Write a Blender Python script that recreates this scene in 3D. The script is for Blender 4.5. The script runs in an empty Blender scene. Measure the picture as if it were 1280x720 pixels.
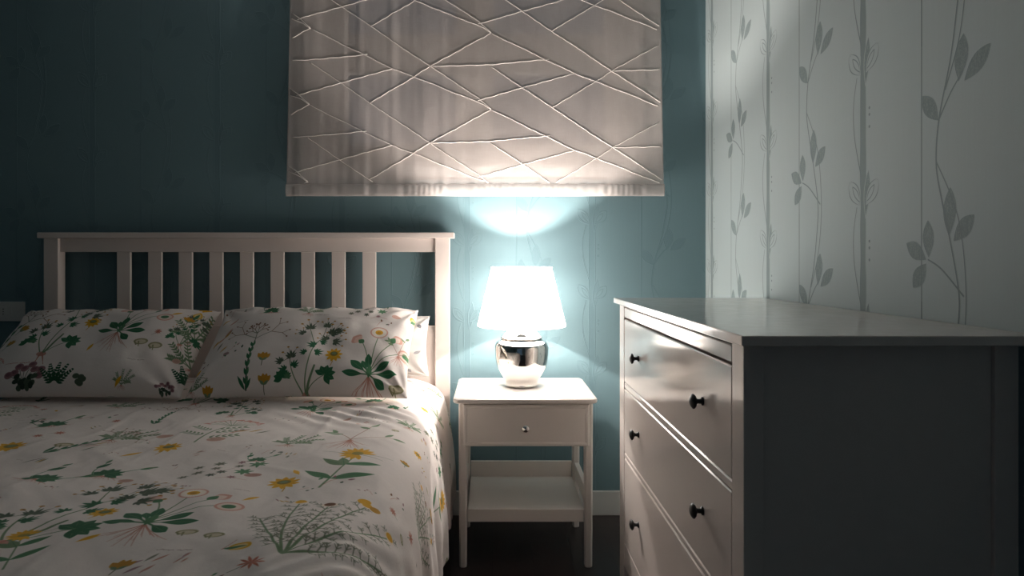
import bpy, bmesh, math, random
import numpy as np
from mathutils import Vector, Matrix

random.seed(7)
rng = np.random.default_rng(11)
C = bpy.context.scene.collection
PI = math.pi

# ------------------------------------------------------------------ helpers
def lin(r, g, b):
    f = lambda c: (c/255/12.92) if c/255 <= .04045 else ((c/255+.055)/1.055)**2.4
    return (f(r), f(g), f(b), 1.0)

def thing(name, label, cat, loc, group=None):
    o = bpy.data.objects.new(name, None); C.objects.link(o)
    o.location = loc; o.empty_display_size = .05
    o['label'] = label; o['category'] = cat
    if group: o['group'] = group
    return o

def tag(o, label, cat, group=None):
    o['label'] = label; o['category'] = cat
    if group: o['group'] = group
    return o

def origin(o):
    v = Vector((0, 0, 0))
    while o is not None:
        v += o.location; o = o.parent
    return v

def link(name, bm, m, parent=None, smooth=False, loc=None, normals=False):
    """bm holds world coordinates; the object keeps them relative to its thing"""
    off = origin(parent) if parent else (Vector(loc) if loc else Vector((0, 0, 0)))
    if off.length: bmesh.ops.translate(bm, vec=-off, verts=bm.verts)
    if normals: bmesh.ops.recalc_face_normals(bm, faces=bm.faces)
    me = bpy.data.meshes.new(name); bm.to_mesh(me); bm.free()
    for mm in (m if isinstance(m, (list, tuple)) else [m]): me.materials.append(mm)
    if smooth:
        me.polygons.foreach_set('use_smooth', [True]*len(me.polygons))
    o = bpy.data.objects.new(name, me); C.objects.link(o)
    if parent: o.parent = parent
    elif loc: o.location = loc
    return o

def struct(name, bm, m):
    o = link(name, bm, m); o['kind'] = 'structure'; return o

def box(bm, x0, x1, y0, y1, z0, z1, bev=0.0, seg=2):
    b2 = bmesh.new()
    bmesh.ops.create_cube(b2, size=1)
    for v in b2.verts:
        v.co = Vector(((x0+x1)/2+v.co.x*(x1-x0), (y0+y1)/2+v.co.y*(y1-y0), (z0+z1)/2+v.co.z*(z1-z0)))
    if bev > 0:
        bmesh.ops.bevel(b2, geom=list(b2.edges), offset=bev, segments=seg, profile=.5, affect='EDGES')
    merge(bm, b2)

def merge(bm, b2):
    me = bpy.data.meshes.new('tmp'); b2.to_mesh(me); b2.free()
    bm.from_mesh(me); bpy.data.meshes.remove(me)

def boxobj(name, m, parent, x0, x1, y0, y1, z0, z1, bev=.0015, seg=2):
    bm = bmesh.new(); box(bm, x0, x1, y0, y1, z0, z1, bev, seg)
    return link(name, bm, m, parent)

def lathe(bm, prof, cx, cy, n=64, axis='z', c0=0.0, close_ends=True):
    """prof: (r, h) list.  axis z: h is world z.  axis x/y: h is along that axis, centre (cx, cy) in the other two"""
    rings = []
    for r, h in prof:
        ring = []
        for k in range(n):
            a = 2*PI*k/n; p, q = r*math.cos(a), r*math.sin(a)
            if axis == 'z': co = (cx+p, cy+q, h)
            elif axis == 'x': co = (h, cx+p, cy+q)
            else: co = (cx+p, h, cy+q)
            ring.append(bm.verts.new(co))
        rings.append(ring)
    for a, b in zip(rings, rings[1:]):
        for k in range(n):
            bm.faces.new((a[k], a[(k+1) % n], b[(k+1) % n], b[k]))
    if close_ends:
        if prof[0][0] > 1e-6: bm.faces.new(rings[0][::-1])
        if prof[-1][0] > 1e-6: bm.faces.new(rings[-1])

def tube(bm, pts, r, n=6, squash=1.0):
    rings = []
    m = len(pts)
    for i in range(m):
        p = Vector(pts[i])
        t = (Vector(pts[min(i+1, m-1)])-Vector(pts[max(i-1, 0)]))
        if t.length < 1e-9: t = Vector((0, 0, 1))
        t.normalize()
        ref = Vector((0, 1, 0)) if abs(t.y) < .9 else Vector((1, 0, 0))
        s = t.cross(ref).normalized(); u = s.cross(t)
        rings.append([bm.verts.new(p+s*(r*math.cos(2*PI*k/n))+u*(r*squash*math.sin(2*PI*k/n))) for k in range(n)])
    for a, b in zip(rings, rings[1:]):
        for k in range(n):
            bm.faces.new((a[k], a[(k+1) % n], b[(k+1) % n], b[k]))
    bm.faces.new(rings[0][::-1]); bm.faces.new(rings[-1])

def rrect(x0, x1, y0, y1, r, n=6):
    out = []
    for cx, cy, a0 in ((x1-r, y1-r, 0), (x0+r, y1-r, 90), (x0+r, y0+r, 180), (x1-r, y0+r, 270)):
        for k in range(n+1):
            a = math.radians(a0+90*k/n); out.append((cx+r*math.cos(a), cy+r*math.sin(a)))
    return out

def stack_rrect(bm, x0, x1, y0, y1, r, levels, n=6):
    """levels: (z, inset) from bottom up; closes both ends"""
    rings = []
    for z, ins in levels:
        rings.append([bm.verts.new((x, y, z)) for x, y in rrect(x0+ins, x1-ins, y0+ins, y1-ins, max(r-ins, .0008), n)])
    for a, b in zip(rings, rings[1:]):
        m = len(a)
        for k in range(m):
            bm.faces.new((a[k], a[(k+1) % m], b[(k+1) % m], b[k]))
    bm.faces.new(rings[0][::-1]); bm.faces.new(rings[-1])

# ------------------------------------------------------------------ numpy noise
def vnoise(x, y, seed=0):
    xi = np.floor(x).astype(np.int64); yi = np.floor(y).astype(np.int64)
    fx = x-xi; fy = y-yi
    fx = fx*fx*fx*(fx*(fx*6-15)+10); fy = fy*fy*fy*(fy*(fy*6-15)+10)
    def h(a, b):
        n = (a*374761393+b*668265263+seed*974711) & 0xffffffff
        n = ((n ^ (n >> 13))*1274126177) & 0xffffffff
        return ((n ^ (n >> 16)) & 0xffff)/65535.0*2-1
    a, b, c, d = h(xi, yi), h(xi+1, yi), h(xi, yi+1), h(xi+1, yi+1)
    return (a*(1-fx)+b*fx)*(1-fy)+(c*(1-fx)+d*fx)*fy

def fbm(x, y, oct=3, seed=0):
    t = 0; amp = 1.0
    for k in range(oct):
        t = t+amp*vnoise(x*2**k+13.7*k, y*2**k-7.1*k, seed+k); amp *= .5
    return t

def ridge(x, y, seed=0):
    return (1-np.abs(vnoise(x, y, seed)))**3

# ------------------------------------------------------------------ drawing of printed patterns
class Canvas:
    def __init__(s, w, h, res, col):
        s.res = res; s.W = int(w*res); s.H = int(h*res)
        s.a = np.empty((s.H, s.W, 3), np.float32); s.a[:] = np.array(col, np.float32)/255
    def win(s, x0, x1, y0, y1):
        i0 = max(0, int(x0*s.res)-2); i1 = min(s.W, int(x1*s.res)+3)
        j0 = max(0, int(y0*s.res)-2); j1 = min(s.H, int(y1*s.res)+3)
        if i0 >= i1 or j0 >= j1: return None
        X = (np.arange(i0, i1)+.5)/s.res; Y = (np.arange(j0, j1)+.5)/s.res
        X, Y = np.meshgrid(X, Y)
        return (slice(j0, j1), slice(i0, i1)), X, Y
    def put(s, sl, cov, col, alpha=1.0):
        cov = (np.clip(cov, 0, 1)*alpha)[..., None].astype(np.float32)
        c = np.array(col, np.float32)/255
        s.a[sl] = s.a[sl]*(1-cov)+c*cov
    def seg(s, p, q, r0, r1, col, alpha=1.0):
        (x0, y0), (x1, y1) = p, q; r = max(r0, r1)
        w = s.win(min(x0, x1)-r, max(x0, x1)+r, min(y0, y1)-r, max(y0, y1)+r)
        if w is None: return
        sl, X, Y = w
        dx, dy = x1-x0, y1-y0; L = dx*dx+dy*dy+1e-12
        t = np.clip(((X-x0)*dx+(Y-y0)*dy)/L, 0, 1)
        d = np.hypot(X-x0-t*dx, Y-y0-t*dy)
        s.put(sl, (r0+(r1-r0)*t-d)*s.res+.5, col, alpha)
    def leaf(s, x, y, ang, L, wd, col, vein=None, p=.8, alpha=1.0, tex=None, rim=None, q=1.0):
        ca, sa = math.cos(ang), math.sin(ang)
        ex, ey = x+L*ca, y+L*sa
        w = s.win(min(x, ex)-wd, max(x, ex)+wd, min(y, ey)-wd, max(y, ey)+wd)
        if w is None: return
        sl, X, Y = w
        t = ((X-x)*ca+(Y-y)*sa)/L; n = -(X-x)*sa+(Y-y)*ca
        hw = np.where((t > 0) & (t < 1), wd/2*np.clip(np.sin(PI*np.clip(t, 0, 1)**p), 0, 1)**q, -1)
        cov = (hw-np.abs(n))*s.res+.5
        if rim:      # outline only
            cov = np.minimum(cov, (np.abs(n)-hw+rim)*s.res+.5)
        if tex is not None: cov = np.clip(cov, 0, 1)*tex(X, Y)
        s.put(sl, cov, col, alpha)
        if vein is not None:
            s.seg((x, y), (x+L*.85*ca, y+L*.85*sa), wd*.035, wd*.02, vein, .7)
    def ell(s, x, y, rx, ry, ang, col, alpha=1.0):
        r = max(rx, ry)
        w = s.win(x-r, x+r, y-r, y+r)
        if w is None: return
        sl, X, Y = w
        ca, sa = math.cos(ang), math.sin(ang)
        u = ((X-x)*ca+(Y-y)*sa)/rx; v = (-(X-x)*sa+(Y-y)*ca)/ry
        s.put(sl, (1-np.hypot(u, v))*min(rx, ry)*s.res+.5, col, alpha)

class Pen:
    def __init__(s, cv, x, y, sc=1.0, rot=0.0, flip=1, sy=1.0):
        s.cv, s.x, s.y, s.sc, s.rot, s.f, s.sy = cv, x, y, sc, math.radians(rot), flip, sy
    def T(s, p):
        x, y = p[0]*s.f*s.sc, p[1]*s.sc*s.sy
        c, n = math.cos(s.rot), math.sin(s.rot)
        return (s.x+x*c-y*n, s.y+x*n+y*c)
    def A(s, a):
        a = math.radians(a)
        return math.atan2(math.sin(a)*s.sy, math.cos(a)*s.f)+s.rot
    def line(s, pts, r0, r1, col, alpha=1.0):
        n = len(pts)-1
        for i in range(n):
            ra = r0+(r1-r0)*i/n; rb = r0+(r1-r0)*(i+1)/n
            s.cv.seg(s.T(pts[i]), s.T(pts[i+1]), ra*s.sc, rb*s.sc, col, alpha)
    def curve(s, a, b, c, r0, r1, col, alpha=1.0, n=8):
        pts = [((1-t)**2*a[0]+2*t*(1-t)*b[0]+t*t*c[0], (1-t)**2*a[1]+2*t*(1-t)*b[1]+t*t*c[1]) for t in [i/n for i in range(n+1)]]
        s.line(pts, r0, r1, col, alpha); return pts
    def leaf(s, x, y, a, L, w, col, vein=None, p=.8, alpha=1.0):
        X, Y = s.T((x, y)); s.cv.leaf(X, Y, s.A(a), L*s.sc, w*s.sc, col, vein, p, alpha)
    def disc(s, x, y, rx, ry, a, col, alpha=1.0):
        X, Y = s.T((x, y)); s.cv.ell(X, Y, rx*s.sc, ry*s.sc, s.A(a), col, alpha)

G1, G2, G3 = (48, 104, 72), (78, 124, 88), (112, 136, 104)
GD, GB = (78, 94, 78), (112, 116, 98)
ROOT, PINK, YEL, OCH, BRN, MAUVE = (186, 128, 112), (214, 164, 150), (222, 168, 42), (190, 140, 50), (120, 84, 62), (150, 112, 116)

def roots(p, spread, depth, n=9, col=ROOT, r=.0010):
    R = random.Random(int(spread*1e4)+n)
    for k in range(n):
        f = (k/(n-1)-.5)*2
        e = (f*spread*(.6+.5*R.random()), -depth*(1-.35*abs(f))*(.6+.45*R.random()))
        c = p.curve((0, 0), (f*spread*.25, e[1]*.45), e, r, r*.35, col, .9)
        m = c[5]; p.line([m, (m[0]+f*.012+.004*R.uniform(-1, 1), m[1]-.012)], r*.5, r*.3, col, .8)

def daisy(p):
    roots(p, .055, .085, 12)
    for x, y in ((-.034, .112), (.012, .132), (.060, .120), (.080, .088)):
        p.curve((0, .01), (x*.25, y*.65), (x, y), .0014, .0011, G3)
    for a, L, w in ((176, .062, .020), (142, .060, .024), (97, .060, .020), (118, .040, .016), (40, .060, .022), (10, .066, .022), (-35, .042, .022)):
        ca, sa = math.cos(math.radians(a)), math.sin(math.radians(a))
        p.line([(0, .004), (.020*ca, .004+.020*sa)], .0022, .0018, G2)
        p.leaf(.012*ca, .004+.012*sa, a, L, w, G1, G3, 1.45)
    p.leaf(0, -.006, 90, .05, .014, G2, None, 1)
    p.leaf(-.030, .108, 150, .036, .040, PINK, None, 1.5); p.leaf(-.031, .109, 148, .026, .030, (226, 190, 176), None, 1.5); p.leaf(-.026, .106, 152, .020, .018, G2, None, .9)
    p.disc(.012, .148, .026, .024, 0, PINK); p.disc(.012, .148, .022, .020, 0, (240, 226, 214))
    for k in range(22): p.leaf(.012, .148, k*360/22, .022, .0035, (248, 238, 228))
    p.disc(.012, .148, .011, .010, 0, YEL); p.disc(.012, .147, .006, .0055, 0, OCH)
    p.leaf(.052, .116, 40, .042, .032, PINK, None, 1.4); p.leaf(.053, .117, 40, .032, .022, (234, 212, 200), None, 1.3); p.leaf(.050, .113, 60, .026, .018, G2, None, .9)
    p.disc(.100, .086, .026, .022, -10, PINK); p.disc(.100, .086, .021, .017, -10, (232, 212, 200)); p.disc(.099, .086, .012, .010, 0, G2)

def spray(p, x, y, a, s, col, flower=None, R=random):
    for da, L in ((-55, .8), (-28, 1.0), (0, 1.15), (28, 1.0), (55, .8), (85, .55), (-85, .55)):
        p.leaf(x, y, a+da, .030*s*L, .0075*s, col, None, .9)
    if flower:
        for da, L in ((-32, .040), (10, .046), (44, .038)):
            t = math.radians(a+da); fx, fy = x+L*s*math.cos(t), y+L*s*math.sin(t)
            p.line([(x, y), (fx, fy)], .0007, .0006, GB)
            p.disc(fx, fy, .0042*s, .0036*s, 0, flower); p.disc(fx, fy+.0012*s, .0022*s, .0018*s, 0, BRN)

def umbel(p, yellow=True):
    fl = (196, 146, 60) if yellow else (130, 92, 80)
    for k in range(5):
        p.curve((0, .0), (random.uniform(-.02, .02), -.02), (random.uniform(-.035, .035), -.045), .0016, .0005, ROOT)
    p.disc(.0, -.008, .016, .010, 0, ROOT, .8)
    p.curve((0, 0), (-.005, .08), (.012, .150), .0022, .0014, G3)
    p.curve((.012, .150), (.02, .18), (.055, .205), .0014, .0011, G3)
    p.curve((.012, .150), (.0, .18), (-.02, .225), .0013, .0010, G3)
    p.curve((-.01, 0), (-.05, .045), (-.06, .10), .0019, .0013, G3)
    p.curve((.005, 0), (.02, .05), (.024, .075), .0040, .0030, G3)
    p.curve((.006, .0), (.03, .03), (.065, .045), .0013, .0011, G3)
    for a in (-60, -25, 10, 45, 80, 120, 160):
        p.leaf(.062, .045, a, .036, .020, G1, G3, .9)
    for a in (-160, 170, 140, 110, 60, 30):
        p.leaf(-.075, .035, a, .030, .018, G1, None, .9)
    spray(p, .055, .205, 50, 1.15, GD, fl); spray(p, -.02, .225, 100, 1.1, GD, fl); spray(p, .035, .235, 85, .9, GD, fl)
    p.line([(.03, .19), (.035, .235)], .001, .0009, GB)
    spray(p, .070, .170, 5, .9, GD, fl); spray(p, -.055, .10, 105, 1.0, GD, fl); spray(p, -.085, .085, 150, .8, GD)
    p.line([(-.06, .10), (-.085, .085)], .001, .0008, GB)
    spray(p, -.068, .06, 170, .8, G1); spray(p, .012, .15, 165, .9, G1); spray(p, .045, .18, 130, .8, GD, fl); spray(p, .075, .215, 20, .8, GD, fl); spray(p, -.035, .20, 140, .75, GD, fl); spray(p, .03, .165, 30, .7, G1); spray(p, -.045, .07, 60, .8, G1); spray(p, -.06, .035, 80, .7, G2); spray(p, .02, .12, 20, .85, G1); spray(p, -.012, .115, 150, .7, G1)

def stalk(p):
    p.curve((0, 0), (.004, .09), (.010, .165), .0028, .0018, GD)
    for k in range(6):
        y = .012+k*.025
        p.leaf(y*.05, y, 75, .026, .009, G2); p.leaf(y*.05, y, 110, .026, .009, G1)
    p.leaf(-.004, 0, 120, .05, .010, G1); p.leaf(.0, 0, 60, .035, .010, G1)
    def br(x, y, a, L, d):
        t = math.radians(a); ex, ey = x+L*math.cos(t), y+L*math.sin(t)
        p.line([(x, y), (ex, ey)], .0013-.0002*d, .0011-.0002*d, BRN if d > 1 else GB)
        if d >= 3:
            p.disc(ex, ey, .0034, .0026, a, BRN); return
        for da in (-38, 30) if d else (-50, -12, 30, 52):
            br(ex, ey, a+da+random.uniform(-8, 8), L*.68, d+1)
    br(.010, .165, 88, .030, 0)
    br(.010, .175, 150, .05, 1); br(.010, .172, 25, .055, 1)

def rosette(p, col=G1):
    roots(p, .05, .018, 9, ROOT, .0013)
    for a in (200, 160, 130, 100, 70, 40, 10, -20):
        p.leaf(0, .006, a, .034, .016, col, G3, 1.0)
    p.curve((0, .01), (.03, .03), (.055, .065), .0014, .001, G2)
    p.leaf(.045, .045, 55, .034, .012, G2); p.leaf(.052, .060, 30, .02, .008, G3)
    p.curve((-.02, .0), (-.05, .03), (-.045, .075), .0012, .001, G2); p.leaf(-.048, .045, 60, .03, .016, G1)
    p.leaf(-.046, .07, 95, .022, .008, G2)

def shrublet(p, col=G3):
    roots(p, .03, .025, 7)
    for a, L in ((150, .05), (120, .065), (90, .075), (62, .085), (35, .08), (15, .05)):
        t = math.radians(a); pts = p.curve((0, 0), (L*.6*math.cos(t), L*.4), (L*math.cos(t), L*math.sin(t)), .0013, .0007, col)
        for k in range(2, 9):
            x, y = pts[k]
            p.leaf(x, y, a+42, .013, .0045, col); p.leaf(x, y, a-42, .013, .0045, col)

def stars(p):
    for x, y, s, c in ((0, 0, 1, GB), (.03, .03, .9, GB), (-.02, .05, .9, GB), (.02, .075, 1.05, GB), (.055, .0, .8, GD), (.075, .055, .8, GB),
                       (.04, -.025, .8, GD), (-.025, -.02, .85, GB), (.115, .07, 1.5, G2), (.10, .015, 1.45, G2), (.09, -.03, .7, MAUVE), (.07, .085, .7, MAUVE)):
        for k in range(7):
            p.leaf(x, y, k*360/7+20, .0165*s, .0062*s, c)
    p.line([(.04, -.04), (.055, 0), (.02, .04)], .0006, .0005, MAUVE); p.line([(.055, 0), (.075, .05)], .0006, .0005, MAUVE)
    p.line([(.06, -.045), (.09, -.03), (.13, -.045)], .0006, .0005, ROOT)

def chamomile(p):
    R = random.Random(4)
    for e, c, fl in (((-.03, .20), (-.035, .09), 1), ((.018, .19), (.0, .1), 2), ((.075, .22), (.02, .11), 1), ((.13, .175), (.03, .07), 1), ((-.07, .13), (-.03, .05), 0), ((.135, .085), (.05, .03), 0)):
        pts = p.curve((0, 0), c, e, .0022, .0011, G3, 1, 12)
        for k in range(3, 13):
            x, y = pts[k]
            for sgn in (1, -1):
                a = math.degrees(math.atan2(e[1]-y+.03, e[0]-x+.001))+sgn*R.uniform(35, 75); L = R.uniform(.012, .026)
                t = math.radians(a); q = (x+L*math.cos(t), y+L*math.sin(t))
                p.line([(x, y), q], .0009, .0006, GB)
                for da in (-40, 40):
                    for f in (.5, .8):
                        m = (x+L*f*math.cos(t), y+L*f*math.sin(t)); tt = math.radians(a+da)
                        p.line([m, (m[0]+.008*math.cos(tt), m[1]+.008*math.sin(tt))], .0007, .0005, GB)
        if fl:
            p.disc(e[0], e[1]+.004, .013, .008, 0, (240, 226, 212)); p.disc(e[0], e[1]+.006, .009, .007, 0, YEL if fl == 1 else BRN)
    p.disc(.068, .235, .012, .009, 20, YEL); p.disc(.09, .222, .010, .008, 0, OCH)

def arnica(p):
    p.curve((0, -.02), (.01, .08), (.018, .185), .0024, .0016, G3)
    for y, a, L in ((.03, 150, .085), (.03, 32, .10), (.11, 148, .075), (.115, 25, .085), (.11, 110, .06)):
        p.leaf(.006+y*.06, y, a, L, .026, G2 if L > .08 else G3, G1, .8)
    for k in range(12):
        p.leaf(.018, .20, 15+k*25, .046, .013, YEL, OCH, 1.2)
    p.disc(.018, .202, .014, .012, 0, (150, 136, 60))
    for a, L in ((8, .09), (172, .09), (-12, .07)):
        t = math.radians(a); p.line([(.018, .195), (.018+L*math.cos(t), .195+L*math.sin(t))], .0008, .0004, GB)

def yflower(p, c=YEL):
    for k in range(10):
        p.leaf(0, 0, k*36+8, .024, .009, c, OCH, 1.2)
    p.disc(0, .003, .010, .008, 0, (128, 116, 56)); p.disc(0, .004, .006, .004, 0, G3)
    p.line([(0, -.02), (-.004, -.034)], .001, .0007, OCH)

def ybud(p):
    for a in (50, 75, 100, 130):
        p.leaf(0, -.010, a, .030, .014, OCH, None, 1.1)
    p.leaf(0, -.012, 40, .018, .008, G3); p.leaf(0, -.012, 140, .018, .008, G3)
    p.line([(0, -.012), (0, -.028)], .0013, .001, GB)

def yslip(p):
    p.leaf(-.012, -.02, 62, .044, .012, YEL, OCH, 1.1)

def halfcut(p):
    p.disc(0, 0, .019, .011, 5, (150, 146, 112)); p.disc(0, -.001, .014, .0075, 5, (206, 196, 170))
    p.line([(-.018, -.002), (-.01, -.012), (-.004, -.006)], .0014, .0010, (126, 126, 92))
    p.line([(-.006, -.001), (-.002, -.016)], .002, .0012, (140, 138, 104))

def disk(p, c=(200, 160, 146)):
    p.disc(0, 0, .020, .013, 0, c, .95); p.disc(0, 0, .013, .008, 0, tuple(int(v*.95) for v in c), .8)

def script(p, n=9, c=(120, 92, 84)):
    x = 0
    for k in range(n):
        w = random.uniform(.004, .008)
        p.line([(x, 0), (x+w*.4, .0022*random.uniform(-1, 1)), (x+w, 0)], .0007, .0005, c, .8); x += w*.95
        if k == n//2: x += .005

def bits(p):
    for k in range(4):
        p.leaf(random.uniform(-.035, .035), random.uniform(-.02, .02), random.uniform(20, 120), random.uniform(.008, .018), .006, random.choice((GD, MAUVE, BRN, G2)))
    p.line([(-.02, -.02), (-.01, .004), (.0, .012)], .0006, .0005, ROOT)

def pods(p):
    for k in range(5):
        a = random.uniform(45, 75); x, y = random.uniform(-.03, .03), random.uniform(-.03, .03)
        p.leaf(x, y, a, .035, .006, random.choice((OCH, ROOT, MAUVE, GB)), None, 1.0, .85)

def clover(p):
    for k in range(8):
        a = math.radians(15+k*21); x, y = .05*math.cos(a)*(1+.2*(k % 2)), .012+.045*math.sin(a)*(.75+.3*(k % 2))
        p.line([(0, 0), (x, y)], .0009, .0009, GD); p.disc(x, y, .014, .012, 0, MAUVE); p.disc(x-.002, y+.002, .008, .006, 0, (128, 92, 98))
    for k in range(16):
        p.disc(random.uniform(-.035, .035), random.uniform(-.012, .022), .010, .008, random.uniform(0, 90), random.choice((GD, (50, 66, 56))))

def fern(p):
    for a in (40, 65, 90, 115, 140):
        t = math.radians(a)
        for k in range(1, 8):
            q = (k*.0085*math.cos(t), k*.0085*math.sin(t)); L = .022*(1-k/9)
            p.leaf(q[0], q[1], a+50, L, .007, (44, 84, 60)); p.leaf(q[0], q[1], a-50, L, .007, (44, 84, 60))
    for k in range(7):
        p.disc(.045+random.uniform(0, .045), random.uniform(0, .02), .010, .008, 0, GD)

def pinkumbel(p):
    p.curve((0, 0), (.0, .08), (.03, .15), .0022, .0014, G3)
    for k in range(12):
        a = math.radians(20+k*12.5); L = .065
        e = (.03+L*1.15*math.cos(a), .15+L*.85*math.sin(a))
        p.line([(.03, .15), e], .0007, .0006, G3)
        for j in range(4): p.disc(e[0]+random.uniform(-.007, .007), e[1]+random.uniform(-.006, .006), .0045, .0036, 0, (206, 150, 138))
    for y, a in ((.05, 150), (.07, 30), (.09, 140), (.10, 35), (.03, 25)):
        for k in range(1, 6):
            t = math.radians(a); q = (.006+k*.014*math.cos(t), y+k*.014*math.sin(t))
            p.leaf(q[0], q[1], a+40, .018, .006, G3); p.leaf(q[0], q[1], a-40, .018, .006, G3)

def rootplant(p):
    roots(p, .06, .09, 12, ROOT, .0012)
    p.curve((0, 0), (.01, .05), (.03, .12), .0015, .001, (176, 140, 124))
    p.curve((0, 0), (-.02, .04), (-.05, .07), .0013, .001, (176, 140, 124))
    p.curve((0, 0), (.05, .03), (.10, .04), .0013, .001, (176, 140, 124))
    for x, y, a in ((-.05, .07, 120), (-.05, .07, 170), (.03, .12, 60), (.03, .10, 150), (.10, .04, 10), (.08, .04, 60), (-.03, .055, 170)):
        p.leaf(x, y, a, .036, .012, (120, 146, 112))

def reddy(p):
    for k in range(9): p.leaf(0, 0, k*40, .024, .006, (176, 96, 76), None, 1, .9)
    p.line([(0, 0), (-.03, -.03)], .001, .0008, GB)

def bulb(p):
    p.disc(0, 0, .02, .026, -20, YEL); p.disc(.001, -.002, .014, .020, -20, (226, 200, 140)); p.leaf(-.012, -.035, 66, .055, .014, G2)
    p.curve((-.012, -.035), (.0, -.05), (-.04, .0), .0009, .0006, ROOT)

# --- the duvet: image x = across (metres, 0 at X = DX0), y = along the bed (0 at Y = DY0)
DX0, DY0, DW, DH = -2.30, .40, 2.75, 2.22
CREAM = (233, 224, 219)
dc = Canvas(DW, DH, 900, CREAM)
def DP(px, py):
    z = .481*789/(py-327); return ((px-615.5)*z/789-DX0, z-DY0)
def DM(f, px, py, sc=1.0, rot=0, flip=1, *a):
    x, y = DP(px, py); f(Pen(dc, x, y, sc, rot, flip), *a)
placed = []
def PL(f, px, py, sc=1.0, rot=0, flip=1, rad=.06, cx=0, cy=.05, *a):
    DM(f, px, py, sc, rot, flip, *a); x, y = DP(px, py); placed.append((x+cx, y+cy, rad))
PL(daisy, 182, 662, 1.12, 2, 1, .14)
PL(umbel, 10, 685, 1.22, -6, 1, .16, 0, .13)
PL(chamomile, 352, 700, 1.28, 2, 1, .17, .03, .12)
PL(stars, 247, 588, 1.0, 0, 1, .10, .05, .02)
PL(arnica, 403, 600, 1.05, -4, 1, .13, .02, .12)
PL(rosette, 128, 590, 1.2, -6, 1, .07)
PL(rosette, 45, 598, 1.3, -25, 1, .09)
PL(shrublet, 140, 546, 1.35, -12, 1, .10)
PL(pinkumbel, 243, 551, 1.15, 2, 1, .14, 0, .12)
PL(shrublet, 360, 552, 1.1, -10, 1, .09)
PL(rootplant, 438, 548, 1.1, 0, 1, .13, .02, 0)
PL(daisy, 390, 512, 1.0, 0, 1, .13)
PL(umbel, 290, 517, .7, 0, -1, .10)
PL(stalk, 55, 562, 1.0, -30, 1, .12, .06, .1)
PL(yflower, 355, 599, 1.5, 20, 1, .05, 0, 0)
PL(yflower, 210, 556, 1.5, 0, 1, .05, 0, 0)
PL(yflower, 12, 556, 1.7, 0, 1, .05, 0, 0)
PL(yflower, 130, 644, 1.15, 0, 1, .05, 0, 0)
PL(yslip, 165, 563, 1.2, -20, 1, .03, 0, 0)
PL(yslip, 112, 681, .9, -10, 1, .03, 0, 0)
PL(yslip, 315, 621, .9, -10, 1, .03, 0, 0)
PL(yslip, 371, 587, 1.0, 60, 1, .03, 0, 0)
PL(disk, 316, 589, 1.0, 0, 1, .03, 0, 0, (176, 134, 124))
PL(disk, 270, 547, 1.2, 20, 1, .03, 0, 0)
PL(disk, 206, 543, 1.1, 20, 1, .03, 0, 0)
PL(halfcut, 234, 670, 1.0, 0, 1, .03, 0, 0)
PL(halfcut, 268, 674, .95, -5, 1, .03, 0, 0)
PL(script, 196, 694, 1.0, 0, 1, .03, .03, 0)
PL(script, 180, 604, 1.0, 0, 1, .03, .03, 0)
PL(bulb, 300, 690, .7, -60, 1, .04, 0, 0)
PL(reddy, 314, 712, .9, 0, 1, .04, 0, 0)
PL(bulb, 428, 712, .85, 0, 1, .05, 0, 0)
PL(pods, 300, 540, 1.3, -10, 1, .05, 0, 0)
PL(bits, 420, 597, 1.2, 0, 1, .05, 0, 0)
PL(pods, 165, 716, .9, 0, 1, .04, 0, 0)
PL(ybud, 150, 714, 1.0, 0, 1, .04, 0, 0)
PL(arnica, 5, 716, .6, 30, 1, .06, 0, 0)
PL(rosette, 320, 571, .7, 0, 1, .05, 0, 0)
PL(bits, 340, 560, 1.0, 0, 1, .04, 0, 0)
PL(pods, 100, 555, 1.3, -20, 1, .05, 0, 0)
PL(halfcut, 80, 553, 1.2, 10, 1, .03, 0, 0)
PL(bits, 120, 520, 1.6, 0, 1, .06, 0, 0)
PL(bits, 60, 525, 1.6, 0, 1, .06, 0, 0)
PL(rosette, 65, 530, 1.2, 30, 1, .08, 0, 0)
# the rest of the cloth, scattered without overlap
big = (daisy, umbel, stalk, rosette, shrublet, stars, pinkumbel, arnica, chamomile, rootplant)
R0 = random.Random(21)
for k in range(2600):
    x, y = R0.uniform(0, DW), R0.uniform(0, DH)
    large = k < 420
    r = .112 if large else (.036 if k < 1300 else .024)
    if any((x-a)**2+(y-b)**2 < ((r+c)*.92)**2 for a, b, c in placed): continue
    placed.append((x, y, r))
    if large:
        R0.choice(big)(Pen(dc, x, y-.07, R0.uniform(.75, 1.0), R0.uniform(-18, 18), R0.choice((1, -1))))
    else:
        R0.choice((yflower, yslip, disk, halfcut, bits, bits, bits, pods, pods, pods, ybud, script, script, reddy, rosette, shrublet, bits) if k < 1300 else (bits, pods, script, halfcut, reddy, bits, pods))(Pen(dc, x, y, R0.uniform(.6, .9)*(1 if k < 1300 else .75), R0.uniform(-30, 30), R0.choice((1, -1))))

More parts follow.
